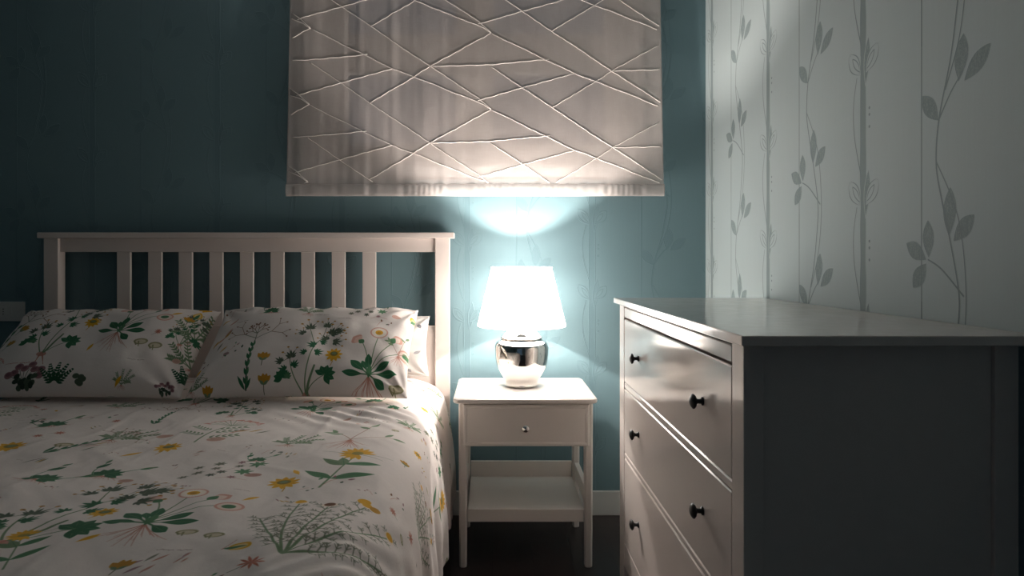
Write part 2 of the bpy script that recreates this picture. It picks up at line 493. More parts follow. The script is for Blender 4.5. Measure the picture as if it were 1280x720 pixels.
# --- the two printed pillowcases
PW, PH = .78, .47
def pillow_canvas(): return Canvas(PW, PH, 1400, CREAM)
pr, pl_, pb = pillow_canvas(), pillow_canvas(), Canvas(PW, PH, 600, (228, 226, 222))
def RP(px, py):
    b = (503-py)/(503-385); xl, xr = 243+35*b, 507+15*b
    return (px-xl)/(xr-xl)*PW, b*PH
def LP(px, py):
    b = (503-py)/(503-392); xl, xr = 0+38*b, 238+40*b
    return (px-xl)/(xr-xl)*PW, b*PH
def RM(f, px, py, sc=1.0, rot=0, flip=1, sy=1.1, *a):
    x, y = RP(px, py); f(Pen(pr, x, y, sc, rot, flip, sy), *a)
def LM(f, px, py, sc=1.0, rot=0, flip=1, sy=1.1, *a):
    x, y = LP(px, py); f(Pen(pl_, x, y, sc, rot, flip, sy), *a)
RM(stalk, 316, 500, 1.12, 5); RM(umbel, 386, 502, 1.08, 0); RM(daisy, 463, 489, 1.30, 0, 1, 1.1)
RM(stars, 449, 404, .92, 0, 1, 1.0); RM(rosette, 342, 406, .95, 0); RM(shrublet, 389, 409, .95, 0)
RM(yflower, 422, 467, 1.35); RM(ybud, 339, 471, 1.2); RM(ybud, 339, 493, 1.2); RM(ybud, 270, 500, 1.0)
RM(disk, 497, 409, .9); RM(pods, 285, 430, 1.4); RM(pods, 275, 455, 1.2); RM(bits, 297, 462, 1.2); RM(disk, 292, 464, .6, 0, 1, 1.3, (170, 140, 140))
RM(script, 252, 487, 1.0); RM(script, 300, 420, 1.0); RM(script, 397, 412, 1.0); RM(script, 425, 418, 1.0)
RM(bits, 295, 400, 1.2); RM(bits, 305, 453, .8); RM(bulb, 518, 405, .6); RM(rootplant, 500, 460, .7); RM(halfcut, 495, 497, 1.4)
RM(yslip, 255, 478, .9); RM(bits, 262, 470, 1.0); RM(bits, 480, 420, 1.0); RM(shrublet, 250, 498, .7); RM(reddy, 340, 394, .7); RM(rosette, 418, 394, .6)
LM(daisy, 170, 443, 1.22, -6, 1, 1.1); LM(umbel, 90, 466, 1.12, -4); LM(stalk, 8, 470, 1.2, -22)
LM(clover, 72, 496, 1.1); LM(fern, 105, 497, 1.2); LM(yflower, 136, 427, 1.25); LM(ybud, 55, 433, 1.2, -40); LM(ybud, 45, 452, 1.2, -20)
LM(script, 18, 470, 1.0); LM(script, 50, 477, 1.3, 0, 1, 1.1, 12, (170, 90, 80)); LM(script, 184, 473, 1.0)
LM(halfcut, 197, 453, 1.3); LM(halfcut, 213, 456, 1.3); LM(yslip, 142, 460, 1.0, 20); LM(yslip, 232, 410, 1.0, -20)
LM(pinkumbel, 20, 498, .55); LM(shrublet, 250, 470, 1.5, 20); LM(shrublet, 255, 440, 1.5, 20); LM(fern, 245, 490, 1.2); LM(umbel, 240, 450, .6)
LM(bits, 30, 430, 1.1); LM(yflower, 262, 393, 1.3); LM(ybud, 246, 418, 1.0); LM(shrublet, 177, 497, .6); LM(yslip, 175, 494, 1.0); LM(bulb, 255, 409, .7)
LM(reddy, 215, 440, .6); LM(disk, 236, 468, .8); LM(clover, 222, 500, .5); LM(rosette, 200, 395, .5); LM(pods, 8, 445, 1.0)
for k in range(46):      # grey leaf print of the pillow behind
    x, y = random.uniform(0, PW), random.uniform(0, PH)
    pb.leaf(x, y, random.uniform(0, 6.28), random.uniform(.03, .06), random.uniform(.012, .024), random.choice(((120, 122, 130), (70, 72, 82), (160, 160, 164))), (220, 220, 220))

# --- wallpaper repeat: red = solid print, green = raised outline; tile TW wide, TH high
TW, TH = .53, .64
wc = Canvas(TW, TH, 1900, (0, 0, 0))
SOL, OUT = (255, 0, 0), (0, 255, 0)
def grain(X, Y): return np.clip(.88+.22*vnoise(X*1100, Y*420, 3)+.10*vnoise(X*300, Y*80, 5), .5, 1)
def wrapdraw(fn):
    for ox in (-TW, 0, TW):
        for oy in (-TH, 0, TH): fn(ox, oy)
VS = [(1.80, .107), (1.584, .052), (1.495, .044), (1.35, .08), (1.232, .107), (1.16, .107)]
def vine_s(z):
    zz = (z-1.16) % TH
    return .078+.031*math.sin(2*PI*(zz-.10+.16)/TH+.55)
def smooth_poly(pts, r0, r1, col, n=8, al=1.0):
    out = []
    P = [pts[0]]+list(pts)+[pts[-1]]
    for i in range(1, len(P)-2):
        for k in range(n):
            t = k/n
            out.append(tuple(.5*((2*P[i][j])+(-P[i-1][j]+P[i+1][j])*t+(2*P[i-1][j]-5*P[i][j]+4*P[i+1][j]-P[i+2][j])*t*t+(-P[i-1][j]+3*P[i][j]-3*P[i+1][j]+P[i+2][j])*t**3) for j in (0, 1)))
    out.append(pts[-1])
    def f(ox, oy):
        m = len(out)-1
        for i in range(m):
            wc.seg((out[i][0]+ox, out[i][1]+oy), (out[i+1][0]+ox, out[i+1][1]+oy), r0+(r1-r0)*i/m, r0+(r1-r0)*(i+1)/m, col, al)
    wrapdraw(f)
Z0 = 1.16
def wl(s, z, ang, L, w, col=SOL, rim=None):
    wrapdraw(lambda ox, oy: wc.leaf(s+ox, z-Z0+oy, math.radians(ang), L, w, col, None, 1.12, 1.0, grain if col is SOL and not rim else None, rim, .85))
# s is shifted by +.30 inside the tile so nothing important sits on its seam
SH = .30
wrapdraw(lambda ox, oy: wc.seg((SH+ox, -.05+oy), (SH+ox, TH+.05+oy), .0022, .0022, SOL, .85))      # thin line
th = SH-.21                                                                                          # thick brushed stem
w = wc.win(th-.016, th+.016, 0, TH)
edge = .0125+.003*vnoise(w[1]*0+3.3, w[2]*14, 8)
wc.put(w[0], (edge-np.abs(w[1]-th))*wc.res*grain(w[1], w[2])+.4, SOL, .9)
wrapdraw(lambda ox, oy: [wc.seg((th+d+ox, -.05+oy), (th+d+ox, TH+.05+oy), .0011, .0011, OUT, .9) for d in (-.014, .014)])
for z in (1.165, 1.485, 1.165+TH, 1.485-TH):
    zz = z-Z0
    wl(th+.010, z-.085, 84, .12, .026, (0, 0, 0)); wl(th+.010, z-.085, 84, .12, .026, SOL); wl(th+.010, z-.085, 84, .12, .026, OUT, .002)
    for sx, an, L in ((-.010, 128, .082), (.012, 50, .076)):
        wl(th+sx, z-.052, an, L, .042, (0, 0, 0))
        wl(th+sx, z-.052, an, L, .042, SOL, .0046); wl(th+sx, z-.046, an, L*.70, .018, SOL, .0028)
        wl(th+sx, z-.052, an, L, .036, OUT, .0030)
    smooth_poly([(th-.008, zz-.30), (th-.036, zz-.2), (th-.040, zz-.12), (th-.026, zz-.055)], .0018, .0012, SOL)
    for dz in (0, .016, .045):
        wrapdraw(lambda ox, oy: wc.ell(th+.026+ox, zz-.14-dz+oy, .0035, .0035, 0, SOL, .8))
V = lambda z, ds=0: (SH+ds, z-Z0)
smooth_poly([V(1.80, .103), V(1.70, .085), V(1.584, .052), V(1.495, .044), V(1.42, .060), V(1.35, .08), V(1.232, .107), V(1.16, .103)], .0022, .0022, SOL)
smooth_poly([V(1.584, .052), V(1.63, .085), V(1.66, .115)], .0020, .0016, SOL)
smooth_poly([V(1.23, .118), V(1.28, .060), V(1.30, .020)], .0020, .0016, SOL)
smooth_poly([V(1.50, .044), V(1.38, .105), V(1.23, .125), V(1.10, .110), V(1.00, .07)], .0014, .0018, SOL)
wl(SH+.106, 1.645, 82, .090, .036); wl(SH+.120, 1.642, 38, .082, .036)
wl(SH+.050, 1.582, 128, .078, .036)
wl(SH+.080, 1.345, 88, .098, .036); wl(SH+.092, 1.336, 42, .072, .036)
wl(SH+.022, 1.304, 92, .078, .034); wl(SH+.014, 1.300, 150, .072, .036); wl(SH+.014, 1.292, 232, .066, .038)
# outlines raise the same shapes
g = wc.a[..., 0]
gx = np.abs(np.roll(g, 2, 1)-np.roll(g, -2, 1)); gy = np.abs(np.roll(g, 2, 0)-np.roll(g, -2, 0))
wc.a[..., 1] = np.clip(np.maximum(wc.a[..., 1], .9*np.maximum(gx, gy)), 0, 1)
wc.a[..., 2] = 0

def make_image(name, cv, data=False):
    im = bpy.data.images.new(name, cv.W, cv.H, alpha=False, float_buffer=False)
    if data: im.colorspace_settings.name = 'Non-Color'
    px = np.ones((cv.H, cv.W, 4), np.float32); px[..., :3] = cv.a
    im.pixels.foreach_set(px.ravel()); im.update(); im.pack()
    return im
IM_D, IM_R, IM_L, IM_B = make_image('duvet_print', dc), make_image('pillow_print', pr), make_image('pillow_print', pl_), make_image('leaf_print', pb)
IM_W = make_image('wallpaper_print', wc, True)

# ------------------------------------------------------------------ materials
class N:
    def __init__(s, name):
        s.m = bpy.data.materials.new(name); s.m.use_nodes = True
        s.t = s.m.node_tree; s.b = s.t.nodes['Principled BSDF']
    def new(s, typ, **kw):
        n = s.t.nodes.new(typ)
        for k, v in kw.items(): setattr(n, k, v)
        return n
    def ln(s, a, b): s.t.links.new(a, b)
    def val(s, sock, v):
        if hasattr(v, 'is_output') or isinstance(v, bpy.types.NodeSocket): s.ln(v, sock)
        else: sock.default_value = v
    def math(s, op, a, b=None, clamp=False):
        n = s.new('ShaderNodeMath', operation=op, use_clamp=clamp); s.val(n.inputs[0], a)
        if b is not None: s.val(n.inputs[1], b)
        return n.outputs[0]
    def mix(s, f, a, b):
        n = s.new('ShaderNodeMix', data_type='RGBA'); s.val(n.inputs[0], f); s.val(n.inputs[6], a); s.val(n.inputs[7], b); return n.outputs[2]
    def noise(s, scale, detail=2, rough=.5, vec=None):
        n = s.new('ShaderNodeTexNoise'); n.inputs['Scale'].default_value = scale; n.inputs['Detail'].default_value = detail; n.inputs['Roughness'].default_value = rough
        if vec is not None: s.ln(vec, n.inputs['Vector'])
        return n.outputs['Fac']
    def obj(s): return s.new('ShaderNodeTexCoord').outputs['Object']
    def pos(s): return s.new('ShaderNodeNewGeometry').outputs['Position']
    def bump(s, h, strength, dist):
        n = s.new('ShaderNodeBump'); n.inputs['Strength'].default_value = strength; n.inputs['Distance'].default_value = dist
        s.ln(h, n.inputs['Height']); s.ln(n.outputs[0], s.b.inputs['Normal']); return n
    def set(s, **kw):
        for k, v in kw.items(): s.val(s.b.inputs[k.replace('_', ' ')], v)
        return s
    def scale(s, vec, sc):
        n = s.new('ShaderNodeMapping'); n.inputs['Scale'].default_value = sc; s.ln(vec, n.inputs['Vector']); return n.outputs[0]

def painted(name, col, rough, var=.03):
    n = N(name); o = n.obj()
    c2 = tuple(max(0, c*(1-var*2)) for c in col[:3])+(1,)
    n.set(Base_Color=n.mix(n.noise(6, 3, .6, o), col, c2), Roughness=n.math('ADD', n.math('MULTIPLY', n.noise(30, 2, .5, o), .08), rough-.04))
    n.bump(n.noise(160, 2, .5, o), .03, .001)
    return n.m
M_BED = painted('white_painted_wood', lin(226, 214, 207), .38)
M_NIGHT = painted('satin_white_lacquer', lin(228, 220, 213), .30)
M_CHEST = painted('glossy_white_lacquer', lin(228, 218, 212), .13)
M_TRIM = painted('white_trim_paint', lin(214, 212, 208), .4)
M_CEIL = painted('ceiling_paint', lin(196, 200, 202), .8)

def simple(name, col, rough, metal=0.0, var=.04, scale=40):
    n = N(name); o = n.obj()
    c2 = tuple(c*(1-var) for c in col[:3])+(1,)
    n.set(Base_Color=n.mix(n.noise(scale, 2, .5, o), col, c2), Roughness=rough, Metallic=metal)
    return n.m
M_BLACK = simple('black_knob_lacquer', lin(24, 22, 24), .35)
M_CHROME = simple('polished_silver', (.86, .84, .81, 1), .07, 1.0, .02)
M_PLASTIC = simple('white_socket_plastic', lin(224, 220, 216), .35)
M_HOLE = simple('dark_socket_hole', lin(12, 12, 14), .6)
M_MATT = simple('mattress_ticking', lin(220, 214, 208), .9)
M_FRAME = simple('white_window_frame', lin(220, 220, 218), .4)

def wallpaper(name, base, prnt, amount, axis, s0, bumpd, rough, dz):
    n = N(name); sep = n.new('ShaderNodeSeparateXYZ'); n.ln(n.pos(), sep.inputs[0])
    s = n.math('SUBTRACT', sep.outputs['X'], s0) if axis == 'x' else n.math('SUBTRACT', s0, sep.outputs['Y'])
    s = n.math('ADD', s, SH)
    u = n.math('DIVIDE', s, TW); strip = n.math('FLOOR', u)
    v = n.math('DIVIDE', n.math('ADD', n.math('SUBTRACT', sep.outputs['Z'], Z0+dz-.225), n.math('MULTIPLY', strip, .225)), TH)
    cmb = n.new('ShaderNodeCombineXYZ'); n.ln(u, cmb.inputs[0]); n.ln(v, cmb.inputs[1])
    im = n.new('ShaderNodeTexImage', image=IM_W, extension='REPEAT', interpolation='Cubic'); n.ln(cmb.outputs[0], im.inputs[0])
    sc = n.new('ShaderNodeSeparateColor'); n.ln(im.outputs['Color'], sc.inputs[0])
    # a fine woven strie in the paper
    st = n.noise(1.0, 3, .6, n.scale(n.pos(), (420, 420, 5)))
    st2 = n.noise(1.0, 2, .5, n.scale(n.pos(), (420, 420, 420)))
    b2 = tuple(c*.90 for c in base[:3])+(1,)
    bg = n.mix(n.math('ADD', n.math('MULTIPLY', st, .6), n.math('MULTIPLY', st2, .4)), base, b2)
    n.set(Base_Color=n.mix(n.math('MULTIPLY', sc.outputs[0], amount), bg, prnt), Roughness=rough)
    n.b.inputs['Specular IOR Level'].default_value = .3
    h = n.math('ADD', n.math('MULTIPLY', sc.outputs[1], 1.0), n.math('MULTIPLY', st2, .25))
    n.bump(h, .6, bumpd)
    return n.m
M_WB = wallpaper('teal_vine_wallpaper', lin(114, 141, 148), lin(88, 115, 123), .34, 'x', .632, .0012, .55, -.30)
M_WR = wallpaper('pale_vine_wallpaper', lin(194, 207, 208), lin(116, 132, 135), .74, 'y', 1.329, .0005, .6, 0)

def floor_mat():
    n = N('dark_wood_planks'); p = n.pos()
    sw = n.new('ShaderNodeSeparateXYZ'); n.ln(p, sw.inputs[0])
    cmb = n.new('ShaderNodeCombineXYZ'); n.ln(sw.outputs['Y'], cmb.inputs[0]); n.ln(sw.outputs['X'], cmb.inputs[1])
    br = n.new('ShaderNodeTexBrick'); n.ln(cmb.outputs[0], br.inputs['Vector'])
    br.offset = .37
    for k, v in (('Scale', 1.0), ('Brick Width', 1.2), ('Row Height', .145), ('Mortar Size', .0016), ('Mortar Smooth', .2), ('Bias', .0)): br.inputs[k].default_value = v
    br.inputs['Color1'].default_value = lin(60, 47, 46); br.inputs['Color2'].default_value = lin(46, 37, 37); br.inputs['Mortar'].default_value = lin(24, 18, 18)
    g = n.noise(1.0, 4, .6, n.scale(p, (60, 3, 1)))
    n.set(Base_Color=n.mix(n.math('MULTIPLY', g, .6), br.outputs['Color'], lin(34, 26, 26)), Roughness=.38)
    n.bump(n.math('SUBTRACT', n.math('MULTIPLY', g, .3), br.outputs['Fac']), .4, .001)
    return n.m
M_FLOOR = floor_mat()

def cloth(name, image, uv='UVMap', bscale=60, bstr=.25):
    n = N(name); u = n.new('ShaderNodeUVMap', uv_map=uv)
    im = n.new('ShaderNodeTexImage', image=image, extension='REPEAT', interpolation='Cubic'); n.ln(u.outputs[0], im.inputs[0])
    wv = n.noise(1.0, 2, .5, n.scale(n.obj(), (900, 900, 900)))
    hs = n.new('ShaderNodeHueSaturation'); n.ln(im.outputs['Color'], hs.inputs['Color']); n.ln(n.math('ADD', n.math('MULTIPLY', wv, .14), .93), hs.inputs['Value'])
    n.set(Base_Color=hs.outputs[0], Roughness=.9); n.b.inputs['Specular IOR Level'].default_value = .15
    n.b.inputs['Sheen Weight'].default_value = .1
    wr = n.noise(bscale*.35, 4, .6, n.obj())
    n.bump(n.math('ADD', n.math('MULTIPLY', wr, 1.0), n.math('MULTIPLY', wv, .05)), bstr, .006)
    return n.m
M_DUVET, M_PR, M_PL, M_PB = cloth('botanical_duvet_cotton', IM_D), cloth('botanical_pillow_cotton', IM_R), cloth('botanical_pillow_cotton_left', IM_L), cloth('grey_leaf_cotton', IM_B)

def blind_mat():
    n = N('taupe_blind_linen'); o = n.obj()
    a = n.noise(1.0, 3, .6, n.scale(o, (700, 40, 25))); b = n.noise(1.0, 3, .6, n.scale(o, (25, 40, 700)))
    f = n.math('MULTIPLY', n.math('ADD', a, b), .5)
    n.set(Base_Color=n.mix(f, lin(230, 220, 215), lin(198, 187, 182)), Roughness=.85)
    n.b.inputs['Specular IOR Level'].default_value = .2
    n.b.inputs['Sheen Weight'].default_value = .15
    n.bump(f, .35, .0006)
    tr = n.new('ShaderNodeBsdfTransparent'); mx = n.new('ShaderNodeMixShader'); out = n.t.nodes['Material Output']
    mx.inputs[0].default_value = OPEN_WEAVE; n.ln(n.b.outputs[0], mx.inputs[1]); n.ln(tr.outputs[0], mx.inputs[2]); n.ln(mx.outputs[0], out.inputs['Surface'])
    return n.m
OPEN_WEAVE = .48
M_BLIND = blind_mat()
M_TUCK = simple('pintuck_linen', lin(244, 236, 230), .7)

def emit(name, col, strength, base=(.8, .8, .8, 1)):
    n = N(name); n.set(Base_Color=base, Roughness=.9, Emission_Color=col, Emission_Strength=strength)
    tx = n.noise(300, 2, .5, n.obj()); n.bump(tx, .1, .0004)
    return n.m
SHADE_L, BULB_L = 9.5, 3800.0
M_SHADE = emit('glowing_shade_fabric', (1, .91, .84, 1), SHADE_L)
M_BULB = emit('lit_bulb_glass', (1, .91, .84, 1), BULB_L)
M_BAND = emit('glowing_shade_trim', (1, .91, .84, 1), SHADE_L*.55)
gl = N('window_glass'); gl.set(Base_Color=(.9, .95, 1, 1), Roughness=.02, Transmission_Weight=1.0, IOR=1.45); M_GLASS = gl.m

# ------------------------------------------------------------------ the room
XW, YW, XL, YF, HC = .9036, 2.675, -2.75, -1.5, 2.70
bm = bmesh.new(); box(bm, XL-.15, XW+.15, YF-.15, YW+.3, -.12, 0); struct('floor', bm, M_FLOOR)
bm = bmesh.new(); box(bm, XL-.15, XW+.15, YF-.15, YW+.3, HC, HC+.12); struct('ceiling', bm, M_CEIL)
WX0, WX1, WZ0, WZ1 = -.80, .64, 1.42, 2.42       # window opening behind the blind
bm = bmesh.new()
box(bm, XL, WX0, YW, YW+.25, 0, HC); box(bm, WX1, XW, YW, YW+.25, 0, HC)
box(bm, WX0, WX1, YW, YW+.25, 0, WZ0); box(bm, WX0, WX1, YW, YW+.25, WZ1, HC)
struct('wall_back', bm, M_WB)
bm = bmesh.new(); box(bm, XW, XW+.15, YF, YW+.25, 0, HC); struct('wall_right', bm, M_WR)
bm = bmesh.new(); box(bm, XL-.15, XL, YF, YW+.25, 0, HC); struct('wall_left', bm, M_WB)
bm = bmesh.new(); box(bm, XL-.15, -1.5, YF-.15, YF, 0, HC); box(bm, .1, XW+.15, YF-.15, YF, 0, HC); box(bm, -1.5, .1, YF-.15, YF, 2.2, HC); struct('wall_front', bm, M_WB)  # opening added behind the camera to let dim bluish fill light in
bm = bmesh.new()
for a in ((-1.5, -1.44, 0, 2.2), (.04, .1, 0, 2.2), (-1.44, .04, 2.14, 2.2)): box(bm, a[0], a[1], YF-.12, YF-.02, a[2], a[3], .003)
struct('fill_doorway_1', bm, M_FRAME)  # unseen frame around the added fill-light opening

def base_board(name, x0, x1, y0, y1):
    bm = bmesh.new(); box(bm, x0, x1, y0, y1, 0, .102, .003); struct(name, bm, M_TRIM)
base_board('baseboard_back', XL, XW-.014, YW-.014, YW)
base_board('baseboard_right', XW-.014, XW, YF, YW)
base_board('baseboard_left', XL, XL+.014, YF, YW-.014)
# window
bm = bmesh.new()
fy0, fy1 = YW+.004, YW+.064
QX = ((WX0, -.615), (-.155, .005), (.476, WX1)); QZ = ((WZ0, 1.572), (1.872, 2.040), (2.34, WZ1))
for x0, x1 in QX: box(bm, x0, x1, fy0, fy1, WZ0, WZ1, .003)
for z0, z1 in QZ:
    for x0, x1 in ((-.615, -.155), (.005, .476)): box(bm, x0, x1, fy0+.002, fy1, z0, z1, .003)
win = struct('window_1', bm, M_FRAME)
bm = bmesh.new(); box(bm, WX0+.06, WX1-.06, YW+.035, YW+.041, WZ0+.07, WZ1-.06)
g_ = link('window_glass', bm, M_GLASS, win)

# ------------------------------------------------------------------ roman blind
def px(x, y, z): return ((x-615.5)*z/789, 1.071-(y-327)*z/789)
bx0, bx1, bz0, bz1 = -.8530, .7085, 1.342, 2.45
def blind_y(x, z):
    x = np.asarray(x, float); z = np.asarray(z, float)
    t = (z-bz0)/(bz1-bz0)
    y = 2.607+.030*t
    wl_ = np.clip((.05-x)/.6, 0, 1)*.75+.25
    k = x*2*PI/.082+1.1*np.sin(x*9)+.5*np.sin(z*5+x*4)
    y = y+.0042*wl_*(vnoise(x*19+.25*np.sin(z*4), z*.55, 61)+.45*vnoise(x*43+.3*np.sin(z*3), z*.9, 62))
    y = y+.0022*vnoise(x*9, z*2.0, 4)+.0007*vnoise(x*24, z*5, 9)+.0002*vnoise(x*30, z*30, 17)
    e = np.clip((x-.60)/.11, 0, 1); y = y+.0012*e*vnoise(z*26, x*30, 77)
    return y
blind = thing('roman_blind', 'taupe linen roman blind with crossing pintuck lines, hanging over the window', 'blind', ((bx0+bx1)/2, 2.62, bz0))
nx, nz = 260, 200
bm = bmesh.new()
xs = np.linspace(bx0, bx1, nx+1); zs = np.linspace(bz0+.046, bz1, nz+1)
Xg, Zg = np.meshgrid(xs, zs); tw = (1-.014*(Zg-bz0)); Xg2 = (Xg-(bx0+bx1)/2)*tw+(bx0+bx1)/2
Yg = blind_y(Xg, Zg)
vf = [[bm.verts.new((Xg2[j, i], Yg[j, i], Zg[j, i])) for i in range(nx+1)] for j in range(nz+1)]
for j in range(nz):
    for i in range(nx): bm.faces.new((vf[j][i], vf[j][i+1], vf[j+1][i+1], vf[j+1][i]))
fab = link('fabric', bm, M_BLIND, blind, True)
sm = fab.modifiers.new('thickness', 'SOLIDIFY'); sm.thickness = .004; sm.offset = -1
# pintucks: raised stitched ridges of the cloth itself
TA, TB = (228.5, 6), (0, 96.3)
SEGS = [[(385, 77), (462, 129), (537, 179), (598, 219), (614, 233)], [(462, 129), (517, 96), (537, 83), (614, 41)],
        [(387, 36), (459, 71), (490, 86), (517, 96), (605, 131), (614.5, 138)], [(537, 83), (612, 81), (687, 74)], [(369, 120), (421, 105), (490, 86)]]
bm = bmesh.new()
for sg in SEGS:
    for i in (-1, 0, 1, 2):
        for j in range(-4, 4):
            pts = []
            for (a, b), (c, d) in zip(sg, sg[1:]):
                n = max(2, int(math.hypot(c-a, d-b)/5))
                pts += [(a+(c-a)*k/n+i*TA[0]+j*TB[0], b+(d-b)*k/n+i*TA[1]+j*TB[1]) for k in range(n)]
            pts.append((sg[-1][0]+i*TA[0]+j*TB[0], sg[-1][1]+i*TA[1]+j*TB[1]))
            W3 = []
            for q, r in pts:
                X, Z = px(q, r, 2.622)
                if bx0+.002 < X < bx1-.002 and bz0+.050 < Z < bz1-.01:
                    X += .0012*math.sin(q*.31+r*.2); Z += .0012*math.sin(q*.27-r*.3)
                    xx = (X-(bx0+bx1)/2)*(1-.014*(Z-bz0))+(bx0+bx1)/2
                    yy = float(blind_y(X, max(Z, bz0+.046)))-.0010 if Z > bz0+.046 else float(blind_y(X, bz0+.05))-.0105
                    W3.append((xx, yy, Z))
                else:
                    if len(W3) > 1: tube(bm, W3, .0016, 6, .8)
                    W3 = []
            if len(W3) > 1: tube(bm, W3, .0016, 6, .8)
link('pintuck', bm, M_TUCK, fab, True)
# bottom hem pocket, gathered
bm = bmesh.new(); rings = []
m = 420
for i in range(m+1):
    x = bx0-.002+(bx1-bx0+.004)*i/m
    gth = .0012*math.sin(x*210+4*math.sin(x*23))*(.4+.6*abs(math.sin(x*7+1)))*(1 if x > -.45 else .3)+.0008*math.sin(x*95)
    yc = float(blind_y(x, bz0+.05))+.002
    ring = []
    for k in range(12):
        a = 2*PI*k/12
        ring.append(bm.verts.new((x, yc-.0095*math.cos(a)+gth*(1 if math.cos(a) > 0 else .2), bz0+.025+.025*math.sin(a)*(1 if abs(math.sin(a)) < .99 else 1.02))))
    rings.append(ring)
for a, b in zip(rings, rings[1:]):
    for k in range(12): bm.faces.new((a[k], a[(k+1) % 12], b[(k+1) % 12], b[k]))
bm.faces.new(rings[0][::-1]); bm.faces.new(rings[-1])
link('hem', bm, M_BLIND, blind, True, normals=True)
boxobj('head_rail', M_FRAME, blind, bx0, bx1, 2.625, YW-.001, bz1-.005, bz1+.035, .003)

# ------------------------------------------------------------------ wall socket
sock = thing('wall_socket', 'white rectangular wall socket on the teal wall left of the bed headboard', 'socket', (-1.985, YW, .90))
sx1, sz1 = px(31.5, 377, YW); sz0 = px(31, 401.5, YW)[1]; sx0 = sx1-.122
bm = bmesh.new()
b2 = bmesh.new(); stack_rrect(b2, sx0, sx1, sz0, sz1, .005, ((0, 0), (.006, 0), (.009, .002)))
for v in b2.verts: v.co = Vector((v.co.x, YW-v.co.z, v.co.y))
merge(bm, b2); link('plate', bm, M_PLASTIC, sock, normals=True)
cz = (sz0+sz1)/2
for k in range(3):
    x = sx0+.026+k*.0235
    bm = bmesh.new(); box(bm, x, x+.0225, YW-.0105, YW-.008, cz-.0225, cz+.0225, .0008)
    mod = link('insert', bm, M_PLASTIC, sock)
    if k == 0:
        for dz in (-.0105, 0, .0105):
            bm = bmesh.new(); lathe(bm, [(.0024, YW-.0109), (.0024, YW-.0104)], x+.011, cz+dz, 12, 'y')
            link('pin_hole', bm, M_HOLE, mod, normals=True)

# ------------------------------------------------------------------ bed
HX0, HX1 = -1.852, -.177
bed = thing('bed', 'white wooden double bed with a tall slatted headboard against the teal wall', 'bed', ((HX0+HX1)/2, 1.55, 0))
S = .0033015
for x0, x1 in ((HX0, HX0+.060), (HX1-.060, HX1)):
    boxobj('headboard_post', M_BED, bed, x0, x1, 2.604, 2.650, 0, 1.167, .0025)
boxobj('headboard_cap', M_BED, bed, HX0-.021, HX1+.019, 2.594, 2.657, 1.1675, 1.191, .003)
boxobj('headboard_rail', M_BED, bed, HX0+.0605, HX1-.0605, 2.615, 2.640, 1.111, 1.167, .002)
for e in (146, 185, 223.2, 261.5, 299.7, 338, 376.2, 414.5, 453):
    x = (e-615.5)*2.622/789
    boxobj('headboard_slat', M_BED, bed, x, x+.0555, 2.622, 2.636, .806, 1.1105, .0015)
boxobj('headboard_panel', M_BED, bed, HX0+.0605, HX1-.0605, 2.617, 2.638, .30, .8055, .002)
for x0, x1 in ((HX0+.040, HX0+.060), (HX1-.060, HX1-.040)):
    boxobj('side_rail', M_BED, bed, x0, x1, .475, 2.6035, .20, .36, .003)
for x0, x1 in ((HX0, HX0+.060), (HX1-.060, HX1)):
    boxobj('footboard_post', M_BED, bed, x0, x1, .428, .474, 0, .40, .0025)
boxobj('footboard_panel', M_BED, bed, HX0+.0605, HX1-.0605, .436, .466, .12, .39, .002)
bm = bmesh.new(); box(bm, HX0+.0605, HX1-.0605, .475, 2.6035, .26, .285, .002); link('bed_base', bm, M_BED, bed)
# mattress
bm = bmesh.new(); stack_rrect(bm, HX0+.062, HX1-.062, .52, 2.595, .06, ((.2855, .02), (.30, .005), (.32, 0), (.51, 0), (.528, .008), (.536, .025)))
tag(link('mattress', bm, M_MATT, None, True, (-1.0145, 1.55, .2855), normals=True), 'thick pale mattress lying on the white bed under the floral duvet', 'mattress')

# ------------------------------------------------------------------ duvet
prof = [(-.46, .590), (-.40, .592), (-.34, .590), (-.285, .580), (-.24, .560), (-.205, .527), (-.184, .48), (-.172, .42), (-.165, .34), (-.160, .25), (-.157, .13)]
def cr(P, n=10):
    Q = [P[0]]+P+[P[-1]]; out = []
    for i in range(1, len(Q)-2):
        for k in range(n):
            t = k/n
            out.append(tuple(.5*(2*Q[i][j]+(-Q[i-1][j]+Q[i+1][j])*t+(2*Q[i-1][j]-5*Q[i][j]+4*Q[i+1][j]-Q[i+2][j])*t*t+(-Q[i-1][j]+3*Q[i][j]-3*Q[i+1][j]+Q[i+2][j])*t**3) for j in (0, 1)))
    out.append(P[-1]); return np.array(out)
pp = cr(prof); arc = np.concatenate([[0], np.cumsum(np.hypot(*np.diff(pp, axis=0).T))]); LARC = arc[-1]
cxm = (HX0+HX1)/2; xr0 = -.46; xl0 = 2*cxm-xr0
Stot = (xr0-xl0)+2*LARC
nu, nv = 340, 230
su = np.linspace(0, Stot, nu+1)            # from left hem to right hem
yv = np.linspace(.487, 2.588, nv+1)
def prof_at(s):
    X = np.empty_like(s); Z = np.empty_like(s)
    L = s < LARC; Rr = s > LARC+(xr0-xl0); M = ~(L | Rr)
    X[M] = xl0+(s[M]-LARC); Z[M] = .590
    t = s[Rr]-LARC-(xr0-xl0); X[Rr] = np.interp(t, arc, pp[:, 0]); Z[Rr] = np.interp(t, arc, pp[:, 1])
    t = LARC-s[L]; X[L] = 2*cxm-np.interp(t, arc, pp[:, 0]); Z[L] = np.interp(t, arc, pp[:, 1])
    return X, Z
Xp, Zp = prof_at(su)
dX = np.gradient(Xp, su); dZ = np.gradient(Zp, su)
nX, nZ = -dZ, dX                           # outward normal of the section
